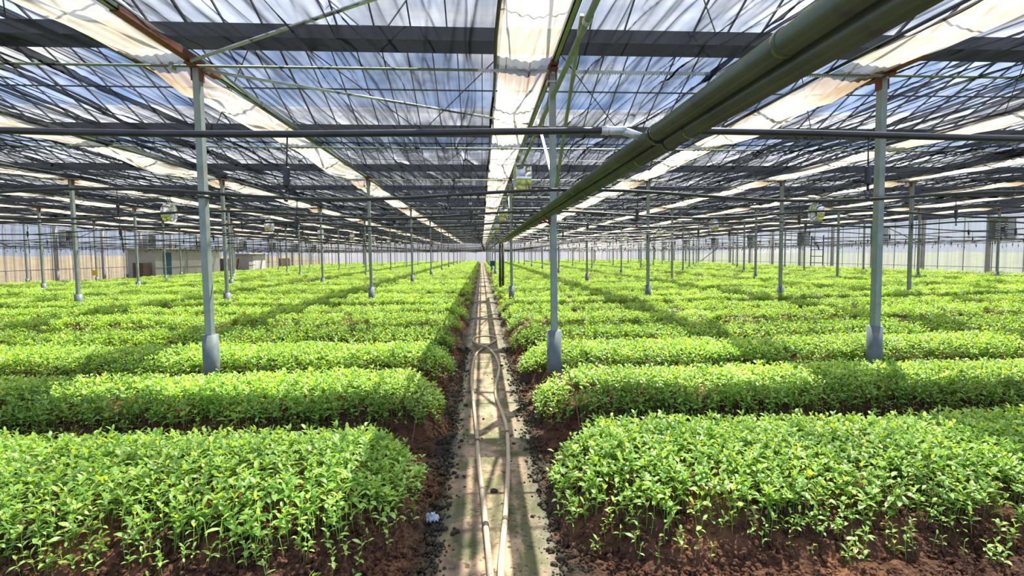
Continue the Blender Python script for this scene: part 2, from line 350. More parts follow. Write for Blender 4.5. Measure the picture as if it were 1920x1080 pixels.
def sheet_mat(name, clear, col, tcol, scale=(1, 1, 1), streak=.25, ns_scale=1.2):
    """dusty clear sheet: part clear, part milky (varies in patches)"""
    m, t = mat(name); o = N(t, 'ShaderNodeOutputMaterial'); g = N(t, 'ShaderNodeNewGeometry')
    nz = N(t, 'ShaderNodeTexNoise'); nz.inputs['Scale'].default_value = ns_scale; nz.inputs['Detail'].default_value = 6
    mpn = N(t, 'ShaderNodeMapping'); mpn.inputs['Scale'].default_value = scale; t.links.new(g.outputs['Position'], mpn.inputs[0]); t.links.new(mpn.outputs[0], nz.inputs['Vector'])
    mr = N(t, 'ShaderNodeMapRange'); mr.inputs[1].default_value = .3; mr.inputs[2].default_value = .7; mr.inputs[3].default_value = clear-streak; mr.inputs[4].default_value = clear+streak
    t.links.new(nz.outputs[0], mr.inputs[0])
    df = N(t, 'ShaderNodeBsdfDiffuse'); df.inputs[0].default_value = (*col, 1)
    tl = N(t, 'ShaderNodeBsdfTranslucent'); tl.inputs[0].default_value = (*tcol, 1); tp = N(t, 'ShaderNodeBsdfTransparent')
    mm = N(t, 'ShaderNodeMixShader'); mm.inputs[0].default_value = .75; t.links.new(df.outputs[0], mm.inputs[1]); t.links.new(tl.outputs[0], mm.inputs[2])
    ms = N(t, 'ShaderNodeMixShader'); t.links.new(mr.outputs[0], ms.inputs[0]); t.links.new(mm.outputs[0], ms.inputs[1]); t.links.new(tp.outputs[0], ms.inputs[2])
    t.links.new(ms.outputs[0], o.inputs[0]); return m
M['glaze_dusty'] = sheet_mat('dusty_glazing', .60, (.6, .6, .6), (.62, .63, .65), (1, 2.5, 2.5), .12)
M['glaze_clear'] = sheet_mat('clear_glazing', .84, (.6, .6, .62), (.8, .82, .86), (1, 1, 1), .1)
M['wall_left'] = sheet_mat('left_wall_sheet', .40, (.24, .22, .18), (.25, .235, .20), (1, 3, .12), .25, 1.5)
M['wall_right'] = sheet_mat('right_wall_sheet', .33, (.33, .33, .33), (.25, .25, .25), (1, 3, .12), .2, 1.5)
M['wall_far'] = sheet_mat('far_wall_sheet', .22, (.24, .22, .23), (.20, .19, .20), (3, 1, .2), .2, 1.2)

# ------------------------------------------------------------------ ground levels
def terr(X):
    X = np.asarray(X, float)
    return np.where(X < -12, (X+12)*.019, np.where(X > 5, np.minimum((X-5)*.012, .12), 0.0))
FY = 2.70; PITCH = DY/5
NBED = 54
tipL = -0.38 + RNG.uniform(-.05, .05, NBED); tipR = 0.50 + RNG.uniform(-.04, .08, NBED)
tipR[0] = .46; tipL[0] = -.40
def bed_t(X, Y):
    """returns bed index, normalised cross distance t, inward distance d"""
    X = np.asarray(X, float); Y = np.asarray(Y, float)
    i = np.clip(np.floor((Y-FY)/PITCH).astype(int), 0, NBED-1)
    yc = FY + (i+.5)*PITCH
    d = np.where(X < 0, tipL[i]-X, X-tipR[i])
    wob = fbm(X*.8, i*3.7, 3)*.16
    hw = (.835 + fbm(X*.5, i*5.1, 9)*.22)*np.sqrt(np.clip(1-(1-np.clip(d/.75, 0, 1))**2.4, 0, 1))
    hw = np.where((i == 0) & (Y < yc), hw*np.where(X < 0, 1.22, 1.10), hw)
    return i, np.abs(Y-yc-wob)/np.maximum(hw, 1e-3), d
def soil_z(X, Y):
    i, tt, d = bed_t(X, Y)
    g0 = terr(X) + .06*np.clip((np.abs(np.asarray(X)-.07)-.42)/.4, 0, 1)
    top = .34 + terr(X) + fbm(np.asarray(X)*1.1, np.asarray(Y)*1.1, 21)*.09
    f = np.clip(1-np.clip(tt, 0, 1)**3, 0, 1)*np.clip(d/.45, 0, 1)**.6
    return g0 + (top-g0)*f

# ------------------------------------------------------------------ setting: floor, path
xs = np.concatenate([np.linspace(-60, -1.2, 30), np.linspace(-1.1, -.45, 14), np.linspace(.6, 1.6, 20), np.linspace(1.7, 60, 30)])
ys = np.concatenate([np.linspace(-6, 1.5, 6), np.linspace(1.6, 9, 150), np.linspace(9.3, 140, 90)])
GX, GY = np.meshgrid(xs, ys)
GZ = terr(GX) - .03 + .075*np.clip((np.abs(GX-.07)-.42)/.35, 0, 1) + fbm(GX*6, GY*6, 40)*.04*(np.abs(GX) < 2)
o = grid_mesh('floor', np.stack([GX, GY, GZ], -1), M['ground']); tag(o, 'damp dark soil ground beneath the planting beds', 'ground', kind='structure')
xs = np.linspace(-.36, .52, 24); ys = np.concatenate([np.linspace(-2, 1.5, 6), np.linspace(1.6, 12, 260), np.linspace(12.2, 111.5, 200)])
GX, GY = np.meshgrid(xs, ys)
GZ = .012 + fbm(GX*3, GY*3, 50)*.015 - .035*np.clip((np.abs(GX-.08)-.34)/.1, 0, 1)
o = grid_mesh('concrete_path', np.stack([GX, GY, GZ], -1), M['path']); tag(o, 'narrow mossy concrete path running straight between the beds', 'path', kind='structure')

# outside ground and banks
for nm, x0, x1, mt in (('left', -75, -34, 'clay'), ('right', 34, 75, 'outside')):
    xs = np.linspace(x0, x1, 20); ys = np.linspace(-5, 150, 60); GX, GY = np.meshgrid(xs, ys)
    q = np.clip((np.abs(GX)-36)/14, 0, 1)
    GZ = -.25 + q*1.9 + fbm(GX*.3, GY*.2, 60)*.8*q
    o = grid_mesh('grass_bank', np.stack([GX, GY, GZ], -1), M[mt]); tag(o, 'low bank outside the %s side wall' % nm, 'bank', kind='structure')

# ------------------------------------------------------------------ raised beds (soil)
for side in (-1, 1):
    for i in range(NBED):
        yc = FY+(i+.5)*PITCH
        near = i < 5
        tip = tipL[i] if side < 0 else tipR[i]
        if near: d = np.concatenate([np.linspace(-.06, 1.4, 60), np.linspace(1.43, 5.5, 110 if i < 2 else 60), np.linspace(5.9, 31, 40)])
        else: d = np.concatenate([np.linspace(-.06, 1.4, 12 if i < 15 else 6), np.linspace(2, 31, 40)])
        if side < 0: d = d[d < (25.6 if 18 <= i <= 36 else 31)]
        X = tip + side*d
        Y = yc + np.linspace(-1.5 if i == 0 else -.99, .99, 80 if i < 2 else 36 if near else 11)
        GX, GY = np.meshgrid(X, Y); Z = soil_z(GX, GY)
        if near: Z = Z + fbm(GX*16, GY*16, 70, 3)*.085 + fbm(GX*5, GY*5, 72, 2)*.04
        # sink the rim under the ground so the mound has a closed foot
        rim = np.ones_like(Z); rim[0, :] = 0; rim[-1, :] = 0; rim[:, 0] = 0; rim[:, -1] = 0
        Z = np.where(rim > 0, Z, terr(GX)-.08)
        o = grid_mesh('soil_bed', np.stack([GX, GY, Z], -1), M['soil'])
        sn = 'left' if side < 0 else 'right'
        tag(o, '%s raised soil bed from the front, %s of the path' % (ordn(i+1), sn), 'planting bed', 'raised beds %s of the path' % sn)

# ------------------------------------------------------------------ seedlings
def leaf_geo(L, Wd, az, tilt, droop, base, nseg=4, fold=.25):
    """quads of one leaf, returns verts, faces"""
    V = []; F = []
    prof = [0.12, .75, 1.0, .72, .0] if nseg == 4 else [.15, 1.0, 0.0]
    ca, sa = math.cos(az), math.sin(az)
    r = 0; z = 0; th = tilt
    for s in range(nseg+1):
        w = Wd*.5*prof[s]
        for q in (-1, 0, 1):
            lx = r; ly = q*w; lz = z + abs(q)*w*fold
            V.append((base[0]+lx*ca-ly*sa, base[1]+lx*sa+ly*ca, base[2]+lz))
        r += L/nseg*math.cos(th); z += L/nseg*math.sin(th); th -= droop/nseg
    for s in range(nseg):
        a = s*3
        F += [(a, a+3, a+4, a+1), (a+1, a+4, a+5, a+2)]
    return V, F
def seedling_spec(rnd, h):
    n = rnd.choice((4, 5, 6, 6, 7)); leaves = []; a0 = rnd.uniform(0, 6.28)
    for q in range(n):
        lev = q//2
        az = a0 + lev*1.57 + (q % 2)*math.pi + rnd.uniform(-.35, .35)
        top = q >= n-2
        L = rnd.uniform(.032, .05) if lev == 0 else rnd.uniform(.055, .082)
        if top: L *= rnd.uniform(.55, .8)
        leaves.append((L, L*rnd.uniform(.33, .46), az, rnd.uniform(.15, .6) if not top else rnd.uniform(.7, 1.15), rnd.uniform(.4, 1.2), h*(.55+.15*lev if not top else 1.0)))
    return leaves
def seedling_mesh(name, rnd, count=1, spread=0.0, nseg=4, hmean=.15):
    V = []; F = []
    for c in range(count):
        ox, oy = (rnd.uniform(-spread, spread), rnd.uniform(-spread, spread)) if count > 1 else (0, 0)
        h = hmean*rnd.uniform(.75, 1.2)
        lx, ly = rnd.uniform(-.02, .02), rnd.uniform(-.02, .02)
        b = len(V)
        for zz, rr in ((-.02, .0022), (h, .0014)):
            k = (zz+.02)/h
            for q in range(3): V.append((ox+lx*k+rr*math.cos(q*2.09), oy+ly*k+rr*math.sin(q*2.09), zz))
        for q in range(3): F.append((b+q, b+(q+1) % 3, b+3+(q+1) % 3, b+3+q))
        for (L, Wd, az, ti, dr, hz) in seedling_spec(rnd, h):
            k = hz/h
            v, f = leaf_geo(L, Wd, az, ti, dr, (ox+lx*k, oy+ly*k, hz), nseg); b = len(V); V += v; F += [tuple(x+b for x in y) for y in f]
    me = bpy.data.meshes.new(name); me.from_pydata(V, [], F); me.materials.append(M['leaf'])
    me.polygons.foreach_set('use_smooth', np.ones(len(F), bool))
    return me
rnd = random.Random(3)
near_src = [bpy.data.objects.new('crop_seedling_source', seedling_mesh('seedling_mesh', rnd)) for _ in range(8)]
mid_src = [bpy.data.objects.new('crop_clump_source', seedling_mesh('clump_mesh', rnd, 9, .09, 2)) for _ in range(6)]
far_src = [bpy.data.objects.new('crop_patch_source', seedling_mesh('patch_mesh', rnd, 22, .2, 2, .16)) for _ in range(5)]

def scatter(area, dens, seed, margin=1.0, maxt=.9):
    """random points on the bed tops inside y0..y1 within the strip the view can reach"""
    y0, y1 = area; r = np.random.default_rng(seed)
    wmax = min(30.8, y1*1.12+2.0)
    n = int((y1-y0)*2*wmax*dens)
    X = r.uniform(-wmax, wmax, n); Y = r.uniform(y0, y1, n)
    ok = np.abs(X) < Y*1.12+2.0
    X, Y = X[ok], Y[ok]
    i, tt, d = bed_t(X, Y)
    keep = (d > .04) & ~((X < -26) & (Y > 38) & (Y < 76)) & (tt < maxt + .14*(i == 0) + fbm(X*3, Y*3, 5)*.25)
    thin = (tt > .74) & (r.random(len(X)) > np.clip(1-(tt-.74)*4.2, np.where(i == 0, .13, .06), 1))
    bare = (fbm(X*.9+40, Y*.9, 17) > .30) & (r.random(len(X)) < .6)
    keep &= ~thin & ~bare
    X, Y, tt, d = X[keep], Y[keep], tt[keep], d[keep]
    return X, Y, soil_z(X, Y), tt, d
ranges = [((2.0, 9.5), 580, 0), ((9.5, 26), 46, 1), ((26, 111), 8.5, 2)]
P = []; VAR = []; SC = []; RO = []
front = None
for (ar, dens, ty) in ranges:
    X, Y, Z, tt, d = scatter(ar, dens, 100+ty)
    r = np.random.default_rng(200+ty); n = len(X)
    sc = r.uniform(.8, 1.2, n)*np.where(tt > .8, .75, 1)*np.clip(.75+d, .7, 1)
    tx = r.normal(0, .13, n); ty_ = r.normal(0, .13, n); rz = r.uniform(0, 6.28, n)
    # seedlings on the flanks lean outward
    v = r.integers(0, (8, 6, 5)[ty], n) + (0, 8, 14)[ty]
    if ty == 0:
        depth = Y*math.cos(YAW) + X*math.sin(YAW)
        px = (X*math.cos(YAW)-Y*math.sin(YAW))/depth
        vv = (-(Z+.1-H)*1 - depth*math.tan(PIT))/depth
        vis = (np.abs(px) < .95) & (vv < .51)
        order = np.argsort(np.where(vis, depth, 1e9))[:300]
        front = [(X[q], Y[q], Z[q], sc[q], tx[q], ty_[q], rz[q]) for q in order]
        m_ = np.ones(n, bool); m_[order] = False
        X, Y, Z, sc, tx, ty_, rz, v = (a[m_] for a in (X, Y, Z, sc, tx, ty_, rz, v))
    P.append(np.stack([X, Y, Z-.005], 1)); VAR.append(v); SC.append(sc); RO.append(np.stack([tx, ty_, rz], 1))
P = np.concatenate(P); VAR = np.concatenate(VAR); SC = np.concatenate(SC); RO = np.concatenate(RO)

def instancer(name, P, VAR, SC, RO, sources, gname):
    me = bpy.data.meshes.new(name); me.vertices.add(len(P)); me.vertices.foreach_set('co', P.reshape(-1).astype(np.float32))
    a = me.attributes.new('variant', 'INT', 'POINT'); a.data.foreach_set('value', VAR.astype(np.int32))
    a = me.attributes.new('size', 'FLOAT', 'POINT'); a.data.foreach_set('value', SC.astype(np.float32))
    a = me.attributes.new('turn', 'FLOAT_VECTOR', 'POINT'); a.data.foreach_set('vector', RO.reshape(-1).astype(np.float32))
    ob = link(bpy.data.objects.new(name, me))
    ng = bpy.data.node_groups.new(gname, 'GeometryNodeTree')
    ng.interface.new_socket('Geometry', in_out='INPUT', socket_type='NodeSocketGeometry'); ng.interface.new_socket('Geometry', in_out='OUTPUT', socket_type='NodeSocketGeometry')
    gi = ng.nodes.new('NodeGroupInput'); go = ng.nodes.new('NodeGroupOutput'); L = ng.links
    g2i = ng.nodes.new('GeometryNodeGeometryToInstance')
    for s in reversed(sources):
        oi = ng.nodes.new('GeometryNodeObjectInfo'); oi.inputs['Object'].default_value = s
        oi.inputs['As Instance'].default_value = False
        L.new(oi.outputs['Geometry'], g2i.inputs[0])
    def na(nm, ty):
        q = ng.nodes.new('GeometryNodeInputNamedAttribute'); q.data_type = ty; q.inputs['Name'].default_value = nm; return q.outputs[0]
    m2p = ng.nodes.new('GeometryNodeMeshToPoints'); L.new(gi.outputs[0], m2p.inputs[0])
    iop = ng.nodes.new('GeometryNodeInstanceOnPoints'); iop.inputs['Pick Instance'].default_value = True
    L.new(m2p.outputs[0], iop.inputs['Points']); L.new(g2i.outputs[0], iop.inputs['Instance'])
    L.new(na('variant', 'INT'), iop.inputs['Instance Index']); L.new(na('size', 'FLOAT'), iop.inputs['Scale'])
    e2r = ng.nodes.new('FunctionNodeEulerToRotation'); L.new(na('turn', 'FLOAT_VECTOR'), e2r.inputs[0]); L.new(e2r.outputs[0], iop.inputs['Rotation'])
    L.new(iop.outputs[0], go.inputs[0])
    md = ob.modifiers.new('scatter', 'NODES'); md.node_group = ng
    return ob
crop = instancer('seedling_crop', P, VAR, SC, RO, near_src+mid_src+far_src, 'crop_scatter')
tag(crop, 'dense bright green seedling crop covering every raised bed', 'seedlings', kind='stuff')
print('crop instances', len(P))

# the 300 nearest seedlings: stem with separate leaves
def make_seedling(rnd):
    h = .15*rnd.uniform(.85, 1.15)
    b = MB(); b.tube([(0, 0, -.02), (.004, .002, h*.5), (0, 0, h)], [.0026, .0022, .0016], 5); st = b.build('seedling', M['leaf'])
    for (L, Wd, az, ti, dr, hz) in seedling_spec(rnd, h):
        v, f = leaf_geo(L, Wd, az, ti, dr, (0, 0, hz)); me = bpy.data.meshes.new('leaf'); me.from_pydata(v, [], f); me.materials.append(M['leaf'])
        me.polygons.foreach_set('use_smooth', np.ones(len(f), bool)); link(bpy.data.objects.new('leaf', me), st)
    return st
protos = [make_seedling(rnd) for _ in range(8)]
for q, (x, y, z, s, a, b_, c_) in enumerate(front):
    o = protos[q] if q < 8 else copy_tree(protos[q % 8])
    o.location = (x, y, z-.005); o.scale = (s, s, s); o.rotation_euler = (a, b_, c_)
    if x < 0: tag(o, 'small leafy green seedling at the near edge of the front left bed', 'seedling', 'seedlings along the near edge of the front left bed')
    else: tag(o, 'small leafy green seedling at the near edge of the front right bed', 'seedling', 'seedlings along the near edge of the front right bed')

# loose clods
def clod(rnd):
    bm = bmesh.new(); bmesh.ops.create_icosphere(bm, subdivisions=2, radius=1)
    s = Vector((rnd.uniform(.8, 1.2), rnd.uniform(.7, 1.1), rnd.uniform(.5, .8)))
    for v in bm.verts:
        k = 1 + rnd.uniform(-.18, .18); v.co = Vector((v.co.x*s.x, v.co.y*s.y, v.co.z*s.z))*k
    me = bpy.data.meshes.new('clod'); bm.to_mesh(me); bm.free(); me.materials.append(M['soil']); return bpy.data.objects.new('clod_source', me)
clods = [clod(rnd) for _ in range(6)]
r = np.random.default_rng(77); n = 130000
X = r.uniform(-4.5, 5.5, n); Y = 2.3 + 8*r.random(n)**1.6
i_, tt, d = bed_t(X, Y)
ok = ((tt > .6) | (d < .35)) & (np.abs(X-.07) > .34 + r.normal(0, .05, n)) | (r.random(n) < .004)
X, Y = X[ok], Y[ok]; Z = np.maximum(soil_z(X, Y), .01); n = len(X)
sz = np.where(r.random(n) < .2, r.uniform(.014, .028, n), r.uniform(.004, .013, n))
o = instancer('soil_clods', np.stack([X, Y, Z+sz*.2], 1), r.integers(0, 6, n), sz, r.uniform(0, 6.28, (n, 3)), clods, 'clod_scatter')
tag(o, 'loose crumbly brown clods along the bed edges and furrows', 'soil clods', kind='stuff')

# ------------------------------------------------------------------ posts
def sidew(k): return 'right' if k >= 0 else 'left'
def line_name(k):
    if k == 0: return 'line beside the path'
    return '%s line %s of the path' % (ordn(k+1 if k > 0 else -k), sidew(k))
def make_post(kind):
    root = empty('steel_post')
    Ht = ZB
    b = MB(); b.box(-.04, .04, -.055, .055, .0, Ht, .006); b.build('column', M['post'], root)
    if kind == 'sleeve':
        b = MB(); b.tube([(0, 0, -.1), (0, 0, .80)], .098, 20); sl = b.build('sleeve', M['sleeve'], root)
    elif kind == 'short':
        b = MB(); b.tube([(0, 0, -.1), (0, 0, .66)], .11, 16); sl = b.build('sleeve', M['sleeve'], root)
    else:
        b = MB(); b.box(-.09, .09, -.11, .11, .36, .41, .005); b.build('base_plate', M['rust'], root)
    b = MB(); b.box(-.055, -.042, -.06, .06, Ht-.2, Ht-.02); b.box(.042, .055, -.06, .06, Ht-.2, Ht-.02); b.box(-.05, .05, -.22, .22, Ht-.05, Ht-.035)
    b.build('bracket', M['rust'], root)
    return root
pp = {k: make_post(k) for k in ('sleeve', 'short', 'plate')}
used = set()
for j in JS:
    for k in KS:
        kind = 'sleeve' if j <= 0 or abs(k) <= 1 else 'short'
        if (k, j) in ((3, 1), (2, 2), (4, 2), (5, 3)): kind = 'plate'
        o = pp[kind] if kind not in used else copy_tree(pp[kind])
        used.add(kind)
        x = X0+BAY*k; y = Y0+DY*j; z = float(terr(x))
        hh = ZB - z
        o.location = (x + LEAN*hh, y, z); o.rotation_euler = (0, -LEAN, 0); o.scale = (1, 1, hh/ZB)
        depth = y*math.cos(YAW)
        names = {(-1, 0): 'tall grey steel post in a pipe sleeve, nearest on the left', (0, 0): 'grey steel post in a pipe sleeve at the edge of the path, nearest',
                 (1, 0): 'thick grey steel post nearest on the right, in a pipe sleeve', (3, 1): 'grey post with a bare rusty foot in the second row, on the right'}
        lab = names.get((k, j), 'grey steel post, %s, %s row from the front' % (line_name(k), ordn(j+1)))
        tag(o, lab, 'post', 'grey steel posts carrying the roof')
        if (k, j) in ((-1, 0), (1, 0)):
            b = MB(); b.tube([(0, 0, 2.52), (0, 0, 2.55)], .075, 16); b.build('strap', M['black'], o)

# ------------------------------------------------------------------ beams along Y, rods across
for k in KS:
    x = X0+BAY*k
    root = empty('roof_beam', (x, 0, ZB))
    b = MB(); b.box(-.035, .035, 1.0, YEND, 0, .012); b.box(-.035, -.025, 1.0, YEND, 0, .09); b.box(.025, .035, 1.0, YEND, 0, .09); b.build('channel', M['beam'], root)
    sp_ = [(5.5, 7.5)] if k == -1 else [(6.3, 7.5)] if k == 1 else [(6.7, 7.2)]
    for (a, c) in sp_ + [(Y0+DY*j-.35, Y0+DY*j+.35) for j in range(1, 5)]:
        b = MB(); b.box(-.048, .048, a, c, -.014, .06, .004); b.build('splice_plate', M['rust'], root)
    nm = 'beside the path' if k == 0 else '%s %s of the path' % (ordn(k if k > 0 else -k), sidew(k))
    tag(root, 'long green-grey steel beam overhead, %s' % nm, 'beam', 'lengthwise roof beams')
nr = 0
for q in range(21):
    y = Y0 + q*DY/2
    if q == 0:
        root = empty('cross_rod', (0, y-.05, ZB-.03))
        b = MB(); b.tube([(-32, 0, 0), (X0-BAY*.0-.95, 0, 0)], .017, 8); b.tube([(3.9, 0, 0), (32, 0, 0)], .017, 8); b.build('rod', M['beam'], root)
        b = MB(); b.bar((X0-.95, 0, .0), (5.2, 0, .0), .022, .03)
        xx = X0-.9
        while xx < 5.1: b.box(xx, xx+.016, -.012, .012, -.03, -.013); xx += .034
        b.build('toothed_rack', M['galv'], root)
        for k in KS:
            x = X0+BAY*k - .27*(k == -1)
            b = MB(); b.box(x-.02, x+.02, -.05, .05, -.05, .03); b.build('clamp', M['galv'], root)
        tag(root, 'nearest screen drive rod across the roof, with a toothed rack right of centre', 'rod', 'cross rods under the screens')
    else:
        b = MB(); b.tube([(-32, 0, 0), (32, 0, 0)], .016, 6); o = b.build('cross_rod', M['beam']); o.location = (0, y-.05, ZB-.03)
        tag(o, 'green-grey rod across the roof under the screens, %s from the front' % ordn(q+1), 'rod', 'cross rods under the screens')
for q in range(12):
    y = 13.2 + q*DY/2
    b = MB(); b.tube([(X0+BAY*(k+h*.5), 0, -.05*h) for k in range(-7, 7) for h in (0, 1)] , .006, 5); o = b.build('support_wire', M['black']); o.location = (0, y, ZB-.04)
    tag(o, 'thin black wire strung across the roof, %s from the front' % ordn(q+1), 'wire', 'thin wires across the roof')

# lower chord and knee braces on the line beside the path
root = empty('lower_chord', (X0, 0, H+2.0))
b = MB(); b.tube([(0, 1.2, 0), (0, 60, 0)], .03, 10); b.build('tube', M['beam'], root)
b = MB()
for y in (4.7, 9.4, 14.5, 19.5): b.tube([(0, y-.03, 0), (0, y+.03, 0)], .04, 10)
b.build('coupling', M['galv'], root)
tag(root, 'green steel tube slung just below the beam beside the path', 'tube')
for j in range(0, 5):
    y = Y0+DY*j
    for s in (-1, 1):
        b = MB(); b.bar((X0+.045, y+s*.03, H+.84), (X0+.02, y+s*1.95, H+2.2), .035, .035); o = b.build('knee_brace', M['beam'] if s < 0 else M['galv'])
        tag(o, '%s knee brace on the %s side of the post beside the path, %s row' % ('green' if s < 0 else 'pale', 'near' if s < 0 else 'far', ordn(j+1)), 'brace', 'knee braces beside the path')
    b = MB(); b.box(X0-.07, X0+.07, y-.07, y+.07, ZB-.17, ZB-.15); b.box(X0+.05, X0+.06, y-.07, y+.07, ZB-.25, ZB-.02); o = b.build('joint_plate', M['galv'])
    tag(o, 'galvanised joint plate at the top of the post beside the path, %s row' % ordn(j+1), 'plate', 'joint plates beside the path')
# diagonal wind braces in the roof plane
for (a, c, lab) in (((-3.49, 7.0), (.85, 9.75), 'long grey diagonal brace running from the left post towards the centre'),
                    ((-3.40, 6.7), (.85, 3.9), 'grey diagonal brace at the top, coming towards the camera from the left post')):
    b = MB(); b.tube([(a[0], a[1], ZB-.05), (c[0], c[1], ZB-.02)], .02, 8); o = b.build('wind_brace', M['galv']); tag(o, lab, 'brace')

# ------------------------------------------------------------------ outer roof: ridges run across, one per half bay
GZ_ = H+2.72; RZ = H+3.75
for q in range(-1, 21):
    yg = Y0 + q*DY/2; yr = yg - DY/4; yp = yg - DY/2      # gutter, ridge, previous gutter
    root = empty('ceiling', (0, yg, GZ_)); root['kind'] = 'structure'
    root['label'] = 'glazed roof bay across the greenhouse, %s from the camera' % ordn(q+2)
    def slope(y0, z0, y1, z1, mt, nm):
        P_ = np.array([[(XL, y0-yg, z0-GZ_), (XR, y0-yg, z0-GZ_)], [(XL, y1-yg, z1-GZ_), (XR, y1-yg, z1-GZ_)]], float)
        return grid_mesh(nm, P_, mt, root, False)
    zm = .5*(RZ+GZ_)
    if q <= 0:
        slope(yr, RZ, yg, GZ_, M['glaze_dusty'], 'glazing')
    else:
        slope(yr, RZ, yr+(yg-yr)*.72, RZ+(GZ_-RZ)*.72, M['glaze_clear'], 'glazing'); slope(yr+(yg-yr)*.72, RZ+(GZ_-RZ)*.72, yg, GZ_, M['glaze_dusty'], 'glazing')
    slope(yp, GZ_, yr, RZ, M['glaze_clear'], 'glazing')
    b = MB(); nb = 10 if q < 4 else 5
    for c in range(-7*nb, 7*nb+1):
        x = X0 + c*BAY/nb
        if abs(x) > 31.5 or (q == 0 and c % 10 in (3, 8)): continue
        w = .03 if c % nb == 0 else .016
        b.bar((x, yr-yg, RZ-GZ_-.02), (x, 0, -.02), w, .03)
        if q > 0 and c % 2 == 0: b.bar((x, yp-yg, -.02), (x, yr-yg, RZ-GZ_-.02), w, .03)
    b.bar((XL, (yr-yg)*.5, (RZ-GZ_)*.5-.03), (XR, (yr-yg)*.5, (RZ-GZ_)*.5-.03), .025)
    b.build('glazing_bars', M['gutter'], root)
    b = MB(); b.box(XL, XR, yr-yg-.03, yr-yg+.03, RZ-GZ_-.02, RZ-GZ_+.05); b.build('ridge', M['galv'], root)
    b = MB(); b.box(XL, XR, -.2, .2, -.10, -.07); b.box(XL, XR, -.22, -.2, -.10, .06); b.box(XL, XR, .2, .22, -.10, .06)
    b.build('gutter', M['gutter'], root)
    if q < 8:
        b = MB()
        for k in KS:
            x = X0+BAY*k
            b.bar((x+.3, yr-yg, RZ-GZ_-.05), (x+BAY*.5, 0, -.04), .014); b.bar((x+BAY-.3, yr-yg, RZ-GZ_-.05), (x+BAY*.5, 0, -.04), .014)
        b.build('tie_rods', M['rust'] if q % 2 else M['galv'], root)

# ------------------------------------------------------------------ shade nets and cream screens, one per bay
def ysamp(lim=111.5):
    return np.concatenate([np.arange(1.2, 14, .12), np.arange(14, 32, .25), np.arange(32, lim, .5)])
def dist_w(Y): return ((Y-Y0) % (DY/2))/(DY/2)
SCW = .68
for k in range(-8, 7):
    xa = X0+BAY*k + .04; xb = X0+BAY*(k+1) - SCW
    if k == -8: xa = XL+.45
    if k == 6: xb = XR-.45
    Yv = ysamp(); near = abs(k+.5) < 4
    U = np.arange(0, xb-xa, .016 if near else .045); U = np.append(U, xb-xa)
    GU, GY = np.meshgrid(U, Yv); Wd = xb-xa
    ph = dist_w(GY)
    Z = -.055*np.sin(math.pi*ph)**2 - .05*np.sin(math.pi*GU/Wd)
    rk = np.random.default_rng(300+k)
    # sharp hanging folds wandering along the length
    nf = (22 if k == -1 else 34) if near else 20
    for f in range(nf):
        c0 = rk.uniform(0, Wd); s_ = rk.integers(0, 200)
        cen = c0 + (vnoise(GY*.22, s_*.7, 1)-.5)*1.1 + (vnoise(GY*.7, s_*.3, 2)-.5)*.14
        am = rk.uniform(.03, .10)*(.2+1.6*np.clip(vnoise(GY*.35, s_*1.1, 4)-.3, 0, 1))
        w = rk.uniform(.016, .04)
        Z -= am*np.exp(-((GU-cen)/w)**2)
    # fine anisotropic ripples, thicker where the cloth gathers over the rods
    dr = np.minimum(ph, 1-ph)
    Z += (vnoise(GU*9, GY*.5, 12+k)-.5)*.045 + (vnoise(GU*24, GY*.7, 31+k)-.5)*.024
    Z += (vnoise(GU*2.2+GY*.2, GY*2.0, 44+k)-.5)*.02*(dr < .5)
    Z += np.where((ph > .02) & (ph < .12), .03*np.sin(ph*400)*(vnoise(GU*3, GY, 9)), 0)
    P_ = np.stack([GU+xa, GY, Z+ZB+.05], -1)
    o = grid_mesh('shade_net', P_, M['net'])
    lab = {-1: 'black see-through shade net overhead, in the bay directly left of the path beam', 0: 'black see-through shade net overhead, in the bay directly right of the path beam'}.get(
        k, 'black shade net hung overhead in the %s bay %s of the path' % (ordn(k+1 if k > 0 else -k), sidew(k)))
    tag(o, lab, 'shade net', 'black shade nets')
for k in range(-7, 7):
    xb = X0+BAY*k - .03; xa = xb - SCW
    Yv = ysamp(); U = np.linspace(0, SCW, 36 if abs(k) < 4 else 16); GU, GY = np.meshgrid(U, Yv); ph = dist_w(GY)
    big = (1 if k in (-1, 1, -2) else .45)
    Z = -np.sin(math.pi*GU/SCW)*(.05+.16*big*np.sin(math.pi*ph)**2*(vnoise(GY*.3, k*3.3, 6)+.4))
    pj = ((GY-Y0) % DY)/DY
    Z -= .16*big*np.exp(-((pj-.05)/.045)**2)*np.sin(math.pi*GU/SCW)
    Z += (vnoise(GU*16, GY*.7, 80+k)-.5)*.035 + (vnoise(GU*5, GY*1.5, 90+k)-.5)*.04 + .012*np.sin(GU*60+vnoise(GY*.4, k, 8)*9)
    sh = (vnoise(GY*.6, k*1.7, 14)-.5)*.12*(1-GU/SCW)
    P_ = np.stack([GU+xa+sh, GY, Z+ZB+.02], -1)
    o = grid_mesh('folded_screen', P_, M['screen'])
    lab = 'cream cloth screen gathered along the beam beside the path' if k == 0 else 'cream cloth screen gathered along the %s beam %s of the path' % (ordn(abs(k)), sidew(k))
    tag(o, lab, 'cloth screen', 'gathered cream screens')
    b = MB(); pts = [(xa-.02+.04*(float(vnoise(y*.6, k*1.7, 14))-.5), y, ZB+.03) for y in np.arange(1.3, 111, .6)]
    b.tube(pts, .022, 6); o2 = b.build('rolled_hem', M['black'], o)

